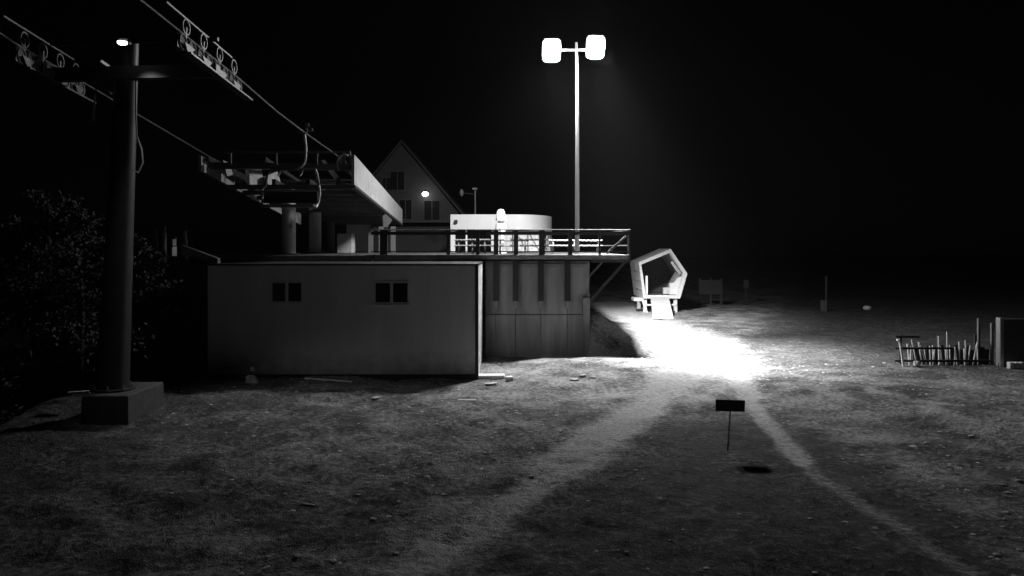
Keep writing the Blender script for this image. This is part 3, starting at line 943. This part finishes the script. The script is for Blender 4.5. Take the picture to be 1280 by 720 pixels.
# bevelled front trim, one strip for each side
for k in range(5):
    a, b = out[k], out[(k + 1) % 5]
    MB().prism([a + Vector((0, -.06, 0)), b + Vector((0, -.06, 0)), inn[(k + 1) % 5] + Vector((0, -.06, 0)), inn[k] + Vector((0, -.06, 0))], (0, .055, 0)).build('front_trim', M['hut'], t)
for u in (.25, .5, .75):                         # joints of the side cladding
    p = out[0].lerp(out[4], u)
    MB().span((p.x - .05, HF + .1, p.z - .02), (p.x - .01, HF + 4.5, p.z + .02)).build('batten', M['hut'], t)
for u in (.3, .55):                              # inner battens on the right roof slope
    p, q = inn[1].lerp(inn[2], .25 + u * .0), inn[2]
    n_ = (cen - p.lerp(q, .5)).normalized() * (.08 + .28 * u)
    MB().bar(p.lerp(q, .15) + n_ + Vector((0, .35, 0)), q + n_ * .7 + Vector((-.05, .35, 0)), .06, .1).build('inner_batten', M['hut'], t)
MB().span((inn[4].x + .05, HF + .25, inn[4].z + .02), (inn[4].x + .2, HF + .4, at(0, 345, HF).z)).build('door_post', M['white'], t)
# light on the inner right wall, cut out as a white board
MB().prism([at(837, 369, HF + .3), at(848, 369, HF + .3), at(853.5, 345, HF + .3), at(846.5, 348, HF + .3), at(843, 353, HF + .3), at(837, 354, HF + .3)], (0, .15, 0)).build('lit_patch_board', M['hut'], t)
MB().box(at(832.5, 364, HF + 1.2), (.45, .4, .55)).build('stool', M['wood'], t, bevel=.02)
MB().span((inn[4].x - .1, HF + .2, inn[4].z - .45), (at(793, 0, HF).x, HF + 1.5, inn[4].z - .22)).build('side_step', M['hut'], t)
for px, dy in ((807, .3), (845, .3), (809, 4), (844, 4)):
    b = at(px, 0, HF + dy)
    x = at(px, 0, HF).x
    MB().bar((x, HF + dy, gz(x, HF + dy) - .1), (x, HF + dy, out[4].z + .0), .26, .26).build('stilt', M['wood'], t)
MB().bar((at(803, 0, HF).x, HF + .12, out[4].z - .05), (at(809, 0, HF).x, HF + .12, gz(at(809, 0, HF).x, HF) - .05), .1, .16).build('cross_brace', M['hut'], t)
for z in (.45, ):
    MB().span((at(806, 0, HF).x, HF + .08, z + .1), (at(846, 0, HF).x, HF + .17, z + .22)).build('tie_beam', M['wood'], t)
# boarded ramp
ra, rb = at(813, 371, HF - .08), at(836, 371, HF - .08)
ey = 54.6
zz = gz(11, ey) + .05
rc, rd = Vector((at(842, 0, ey).x, ey, zz)), Vector((at(816, 0, ey).x, ey, zz))
for k in range(12):
    u0, u1 = k / 12, (k + .93) / 12
    q = [ra.lerp(rd, u0), rb.lerp(rc, u0), rb.lerp(rc, u1), ra.lerp(rd, u1)]
    MB().prism(q, (0, 0, -.07)).build('ramp_board', M['wood'], t)

# ------------------------------------------------------------------ sign
sy = 5000 / (563 - HOR)
b = at(909, 563, sy)
t = thing('board_sign', (b.x, sy, gz(b.x, sy)), 'small dark blank sign board on a thin leaning stake', 'sign')
MB().tube([(b.x, sy, gz(b.x, sy) - .2), at(913, 512, sy)], .018, 8).build('stake', M['dsteel'], t)
MB().prism([at(894.5, 499, sy), at(931, 500.5, sy), at(930.5, 514.5, sy), at(894, 513.5, sy)], (0, -.03, 0)).build('board', M['sign'], t)
for px in (903, 922):
    MB().span((at(px, 0, sy).x - .012, sy - .042, at(0, 512, sy).z), (at(px, 0, sy).x + .012, sy - .031, at(0, 502, sy).z)).build('batten', M['sign'], t)

# ------------------------------------------------------------------ pole rack, cabinet and bits at right
KY = 33.5
x0, x1 = at(1117, 0, KY).x, at(1236, 0, KY).x
t = thing('pole_rack', (x0, KY, gz(x0 + 2, KY)), 'low dark timber rack of rails holding upright poles at right', 'rack')
g0 = gz((x0 + x1) / 2, KY)
for xx in (x0 + .5, x0 + 2.1, x1 - .3):
    MB().bar((xx, KY + .45, g0 - .2), (xx, KY + .45, g0 + 1.25), .09, .09).build('rack_leg', M['rack'], t)
for z, w in ((.2, x1), (.72, x0 + 2.3), (1.2, x0 + .9)):
    MB().span((x0 - .1, KY - .36, g0 + z), (w, KY - .30, g0 + z + .09)).build('front_rail', M['rack'], t)
for k in range(17):
    a = x0 + 1.0 + k * .19
    MB().span((a, KY + .35, g0 - .1), (a + .17, KY + .39, g0 + .72 + .1 * math.sin(k * 2.3))).build('back_board', M['rack'], t)
rows = [(1136, 430, 1), (1140, 434, -1), (1146, 425, 3), (1151, 428, 2), (1156, 432, 3), (1163, 433, 0), (1168, 432, 0), (1174, 420, 0), (1180, 434, 1), (1186, 415, 0), (1191, 432, 0), (1197, 434, 1), (1203, 428, 0), (1209, 426, 0), (1215, 433, -2), (1219, 430, -3), (1224, 428, 0), (1160, 436, 1), (1171, 437, -1), (1177, 431, 0), (1183, 437, 0), (1194, 438, -1), (1206, 436, 0)]
rows.sort()
ORD = 'first second third fourth fifth sixth seventh eighth ninth tenth eleventh twelfth thirteenth fourteenth fifteenth sixteenth seventeenth eighteenth nineteenth twentieth twenty-first twenty-second twenty-third'.split()
for k, (px, top, lean) in enumerate(rows):
    h = at(0, top, KY).z - g0
    a = Vector((at(px + lean, 0, KY).x, KY + .1 * (k % 3), g0 + .02))
    bb = Vector((at(px - lean, 0, KY).x, KY + .1 * (k % 3) + .05, g0 + h))
    o = MB().tube([a, bb],   .024 if k % 3 else .034, 8).build('slalom_pole', M[('frame', 'white', 'white')[(k * 2) % 3]])
    tag(o, ORD[k] + ' pole from the left in the dark rack, ' + ('leaning' if abs(lean) > 1 else 'upright') + (', thick and pale' if k % 3 == 0 else ', slim'), 'pole', 'slalom poles in the rack')
o = MB().tube([at(1121, 425, KY - .5), at(1123.5, 424.5, KY - .5), at(1125, 430, KY - .5), at(1127, 442, KY - .5), at(1129, 458, KY - .5)], .045, 8).build('bent_pipe', M['white'], None, smooth=True)
tag(o, 'bright white bent pipe leaning at the left end of the pole rack', 'pipe')
c = at(1146, 453, KY - .5)
o = MB().box((c.x, c.y, gz(c.x, c.y) + .12), (.2, .2, .2), .4).build('white_block', M['white'], None, bevel=.03)
tag(o, 'small white block on the ground under the pole rack', 'block')
for px, y, top, lab in ((1223.5, 34.2, 398, 'tall dark stake standing between the pole rack and the cabinet, farther left'), (1240, 33.8, 404, 'shorter dark stake right beside the pale cabinet')):
    x = at(px, 0, y).x
    o = MB().bar((x, y, gz(x, y) - .2), (x, y, at(0, top, y).z), .1, .1).build('stake', M['msteel'])
    tag(o, lab, 'stake', 'stakes beside the cabinet')
cx0, cx1 = at(1250, 0, 33).x, at(1250, 0, 33).x + 1.9
cg = gz(cx0 + .5, 33.5)
t = thing('cabinet', ((cx0 + cx1) / 2, 33.5, cg), 'dark upright cabinet with pale left edge at the right border', 'cabinet')
MB().span((cx0 + .17, 33.05, cg - .2), (cx1, 33.35, at(0, 399, 33).z)).build('body', M['dsteel'], t, bevel=.02)
MB().span((cx0, 33, cg - .2), (cx0 + .165, 33.3, at(0, 398, 33).z + .02)).build('side_post', M['steel'], t, bevel=.02)
MB().span((cx0 + .3, 33.03, cg + .35), (cx1 - .15, 33.048, 1.75)).build('door', M['dsteel'], t)
for k in range(3):
    c = Vector((cx0 + .25 + k * .21, 32.7, gz(cx0 + .3, 32.7) + .13))
    o = MB().box(c, (.19, .24, .27), .1 * k).build('paving_block', M['stone'], None, bevel=.02)
    tag(o, ('leftmost', 'middle', 'rightmost')[k] + ' grey block of the three lined up before the cabinet', 'block', 'blocks before the cabinet')

# far dim bits on the dark slope
t0 = at(890, 378, 68)
t = thing('barrier_panel', (t0.x, 68, gz(t0.x, 68)), 'dim wide barrier panel on posts in the darkness right of the hut', 'barrier')
MB().span((at(874, 0, 68).x, 68, at(0, 368, 68).z), (at(903, 0, 68).x, 68.1, at(0, 350, 68).z)).build('panel', M['trim'], t)
for px in (875, 889, 902):
    x = at(px, 0, 68).x
    MB().span((x - .08, 68.11, gz(x, 68) - .2), (x + .08, 68.25, at(0, 348, 68).z)).build('barrier_post', M['rack'], t)
x = at(932.5, 0, 70).x
t = thing('notice_board', (x, 70, gz(x, 70)), 'small pale notice on a post in the darkness beyond the hut', 'sign')
MB().span((x - .07, 70, gz(x, 70) - .2), (x + .07, 70.12, at(0, 350, 70).z)).build('post', M['rack'], t)
MB().span((x - .22, 69.94, at(0, 360, 70).z), (x + .22, 69.995, at(0, 350, 70).z)).build('plate', M['dsteel'], t)
x = at(1033, 0, 62).x
t = thing('marker_post', (x, 62, gz(x, 62)), 'slim dim post standing alone on the dark slope at right', 'post')
MB().tube([(x, 62, gz(x, 62) - .2), (x, 62, at(0, 345, 62).z)], .1, 10).build('shaft', M['rack'], t)
MB().box((x - .2, 62, gz(x, 62) + .35), (.4, .4, .9)).build('base_box', M['dwood'], t, bevel=.03)
c = at(1084, 385, 5000 / 78)
c.z = gz(c.x, c.y) + .12
o = MB().lathe([(.25, -.15), (.34, 0), (.3, .12), (.14, .2)], c, 14).build('ground_marker', M['white'], None, smooth=True)
tag(o, 'lone small white dome lying on the dark slope at right', 'marker')

# ------------------------------------------------------------------ debris in front of the shed
def plank(px, py, px2, py2, y, name, lab, m='wood', w=.14, h=.05, lift=.03):
    a, b = at(px, py, y), at(px2, py2, y)
    a.z, b.z = gz(a.x, y) + lift, gz(b.x, y) + lift
    o = MB().bar(a, b, w, h).build(name, M[m], None, bevel=.008)
    return tag(o, lab, 'plank')
plank(381, 475, 440, 474, 29.3, 'plank', 'long pale plank on the ground in front of the shed', 'white', .12, .05, .05)
plank(220, 469, 268, 469, 29.9, 'plank', 'grey plank lying left of the rubble heap', 'msteel')
plank(266, 458, 292, 457.5, 30.1, 'plank', 'short grey plank behind the rubble heap', 'msteel', lift=.4)
plank(572, 498, 595, 501, 26.0, 'plank', 'pale splintered plank on the stony ground, right of the shadow', 'wood', .2, .05)
plank(378, 628, 394, 637, 15.4, 'plank', 'short stick alone in the foreground grass at left', 'white', .04, .012, .012)
plank(85, 485, 114, 486, 24.5, 'plank', 'pale plank left of the pylon block', 'wood', .2, .06, .55)
plank(606, 477, 621, 477.5, 29.2, 'plank', 'short white board just in front of the flat white slab', 'white', .18, .05)
c = at(636, 471, 29.7)
o = MB().box((c.x, c.y, gz(c.x, c.y) + .09), (.3, .24, .17), .3).build('block', M['white'], None, bevel=.03)
tag(o, 'small white block right of the flat white slab', 'block')
c = at(314, 474, 29.2); c.z = gz(c.x, c.y)
bag = MB()
bag.add([c + Vector(v) for v in ((-.2, -.1, 0), (.25, -.15, 0), (.3, .2, 0), (-.2, .2, 0), (-.24, 0, .3), (.08, -.05, .34), (.12, .15, .3), (-.15, .18, .32))],
        [(0, 1, 2, 3), (4, 5, 6, 7), (0, 1, 5, 4), (1, 2, 6, 5), (2, 3, 7, 6), (3, 0, 4, 7)])
tag(bag.build('cement_bag', M['stone'], None, bevel=.05), 'crumpled pale bag in front of the rubble by the shed', 'bag')
c = at(314, 462, 29.8)
o = MB().box(c, (.14, .14, .2), .2).build('bucket', M['white'], None, bevel=.03)
bpy.data.objects.remove(o)
t = thing('trestle', (c.x, 29.8, gz(c.x, 29.8)), 'low dark trestle with white end cap on the rubble by the shed', 'trestle')
for dz in (.12, .34):
    MB().bar((c.x - .45, 29.8, gz(c.x, 29.8) + dz), (c.x, 29.8, gz(c.x, 29.8) + dz + .03), .06, .05).build('bar', M['steel'], t)
for dx in (-.4, -.02):
    MB().bar((c.x + dx, 29.8, gz(c.x, 29.8) - .05), (c.x + dx, 29.8, gz(c.x, 29.8) + .42), .05, .05).build('leg', M['dsteel'], t)
MB().box((c.x + .05, 29.78, gz(c.x, 29.8) + .42), (.15, .15, .18)).build('end_cap', M['white'], t, bevel=.03)

def stone_verts(c, r, rnd):
    a0 = rnd.uniform(0, 6.28)
    vs = []
    n = 6
    for z, k in ((-.4, .8), (.15, 1.0), (.55, .55)):
        for i in range(n):
            a = a0 + 2 * PI * i / n
            q = k * rnd.uniform(.75, 1.2) * r
            vs.append((c[0] + q * math.cos(a) * 1.15, c[1] + q * math.sin(a), c[2] + z * r * .55 * rnd.uniform(.8, 1.1)))
    fs = [tuple(range(2 * n, 3 * n))]
    for j in range(2):
        for i in range(n):
            fs.append((j * n + i, j * n + (i + 1) % n, (j + 1) * n + (i + 1) % n, (j + 1) * n + i))
    return vs, fs
rnd = random.Random(3)
# a few larger stones, each its own thing
for px, py, r, lab in ((470, 501, .13, 'pale stone in the shade before the shed wall, alone'),
                       (718, 480, .15, 'leftmost stone of the little row above the dirt track'),
                       (729, 477, .13, 'stone in the middle of the little row above the dirt track'),
                       (741, 478, .12, 'rightmost stone of the little row above the dirt track'),
                       (620, 620, .07, 'small pale stone low in the middle of the stony bank'),
                       (1142, 562, .10, 'lone pale stone on the grass at lower right'),
                       (1056, 656, .06, 'small stone right of the lower end of the right track')):
    y = 5000 / (py - HOR)
    x = at(px, 0, y).x
    m = MB(); m.add(*stone_verts((x, y, gz(x, y) + r * .25), r, rnd))
    tag(m.build('stone', M['stone'], None), lab, 'stone', 'larger stones on the ground')
# loose gravel: one mass
gv = MB()
cnt = 0
cand = np.array([(rnd.uniform(0, 1), rnd.uniform(0, 1), rnd.uniform(0, 1)) for _ in range(14000)])
py_ = 455 + 265 * cand[:, 0] ** 1.5
px_a = 200 + 1080 * cand[:, 1]
gy = 5000 / (py_ - HOR)
gx = (px_a - 640) / F * gy
tmk = track_mask(gx, gy)
dens = 0.85 * np.exp(-((px_a - (800 - (py_ - 460) * 1.15)) / 170) ** 2) + .35 * ss(0, 1, (gx - 7.2)) + .22 * (gx < 0)
dark_tri = (gx > -1.5 + (gy - 12) * .42) & (gx < 6.6) & (gy < 27)
dens = np.where(dark_tri, .03, dens * np.where(gx < 0, np.interp(gy, [14, 24], [.25, 1.0]), 1.1)) * (1 - .7 * tmk) * (0.35 + 1.5 * np.clip(fbm(gx / 1.5, gy / 1.5, 3) + .3, 0, 1))
gzs = ground_z(gx, gy)
for k in range(len(gx)):
    if cand[k, 2] < dens[k] and not (gy[k] > 29.6 and gx[k] < -.8):
        r = .012 + .055 * rnd.random() ** 5
        gv.add(*stone_verts((gx[k], gy[k], gzs[k] + r * .15), r, rnd))
o = gv.build('gravel', M['stone'])
tag(o, 'scattered gravel and small stones over the bare earth', 'gravel', kind='stuff')
# thin grass
gr = MB()
cand = np.array([(rnd.uniform(0, 1), rnd.uniform(0, 1)) for _ in range(11000)])
py_ = 450 + 270 * cand[:, 0] ** 1.6
px_a = -60 + 1400 * cand[:, 1]
gy = 5000 / (py_ - HOR)
gx = (px_a - 640) / F * gy
tmk = track_mask(gx, gy)
gzs = ground_z(gx, gy)
cl = fbm(gx / 1.2 + 9, gy / 1.2, 3)
keep = (tmk < .25) & (cl > -.02) & ~((gy > 29) & (gx < 3.4)) & ~((gy > 22.4) & (gy < 25.2) & (gx < -11))
for k in np.nonzero(keep)[0]:
    for b_ in range(6):
        a = rnd.uniform(0, 6.28)
        h = rnd.uniform(.025, .075) * (1.25 if gx[k] < -4 else 1)
        sx, sy_ = rnd.gauss(0, .05), rnd.gauss(0, .05)
        w = .006
        p = (gx[k] + sx, gy[k] + sy_, gzs[k] - .01)
        gr.add([(p[0] - w * math.sin(a), p[1] + w * math.cos(a), p[2]), (p[0] + w * math.sin(a), p[1] - w * math.cos(a), p[2]),
                (p[0] + math.cos(a) * h * .6, p[1] + math.sin(a) * h * .6, p[2] + h)], [(0, 1, 2)])
o = gr.build('grass', M['grass'])
tag(o, 'thin dry grass tufts on the rough ground', 'grass', kind='stuff')

# ------------------------------------------------------------------ trees at left
def tree(x, y, h, w, lab, seed, nl=5200, name='broadleaf_tree'):
    r = random.Random(seed)
    z0 = gz(x, y)
    t = thing(name, (x, y, z0), lab, 'tree', 'trees beyond the left edge')
    tm = MB()
    tm.tube([(x, y, z0 - .3), (x + .1, y, z0 + h * .35), (x - .05, y + .1, z0 + h * .7), (x, y, z0 + h * .95)], [.16, .12, .07, .02], 8)
    tips = []
    for k in range(16):
        u = .16 + .78 * k / 16
        a = k * 2.4 + r.uniform(-.4, .4)
        L = w * (1.05 - .75 * u) * r.uniform(.7, 1.15)
        p0 = Vector((x, y, z0 + h * u))
        p1 = p0 + Vector((math.cos(a) * L * .55, math.sin(a) * L * .55, L * .28))
        p2 = p0 + Vector((math.cos(a) * L, math.sin(a) * L, L * .35))
        tm.tube([p0, p1, p2], [.05, .03, .012], 5)
        tips += [(p1, L * .38), (p2, L * .36), (p0.lerp(p1, .6), L * .3)]
    tm.build('trunk', M['bark'], t, smooth=True)
    lm = MB()
    for _ in range(nl):
        c, s = r.choice(tips)
        p = c + Vector((r.gauss(0, s * .55), r.gauss(0, s * .55), r.gauss(0, s * .4)))
        d = Vector((r.gauss(0, 1), r.gauss(0, 1), r.gauss(0, .6))).normalized()
        e = d.cross(Vector((r.gauss(0, 1), r.gauss(0, 1), r.gauss(0, 1)))).normalized()
        l = r.uniform(.09, .22)
        lm.add([p, p + d * l * .5 + e * l * .3, p + d * l, p + d * l * .5 - e * l * .3], [(0, 1, 2, 3)])
    lm.build('crown', M['leaf'], t)
    return t
tree(-14.9, 27.5, 7.0, 2.2, 'leafy tree directly behind the lift pylon at left', 1)
tree(-16.8, 29.0, 8.3, 2.3, 'tallest leafy tree left of the lift pylon', 2)
tree(-13.6, 29.6, 5.6, 1.5, 'small leafy tree between the pylon and the dark wall', 3, 3600)
tree(-17.2, 25.6, 5.0, 1.9, 'low leafy tree at the far left below the bank', 4, 3600)

# ------------------------------------------------------------------ added haze volume, imitates lens bloom
hz = MB().span((-440, -440, -6.5), (440, 440, 17.6)).build('haze', None if False else M['white'])
hz.data.materials.clear()
hm = bpy.data.materials.new('haze')
hm.use_nodes = True
hn = hm.node_tree
for n_ in list(hn.nodes):
    if n_.type == 'BSDF_PRINCIPLED': hn.nodes.remove(n_)
pv = hn.nodes.new('ShaderNodeVolumePrincipled')
pv.inputs['Color'].default_value = (.9, .9, .9, 1)
pv.inputs['Density'].default_value = HAZE
pv.inputs['Anisotropy'].default_value = 0.35
hn.links.new(pv.outputs[0], hn.nodes['Material Output'].inputs['Volume'])
hz.data.materials.append(hm)
tag(hz, 'thin added haze imitating the lens glow round the floodlights', 'haze', kind='stuff')
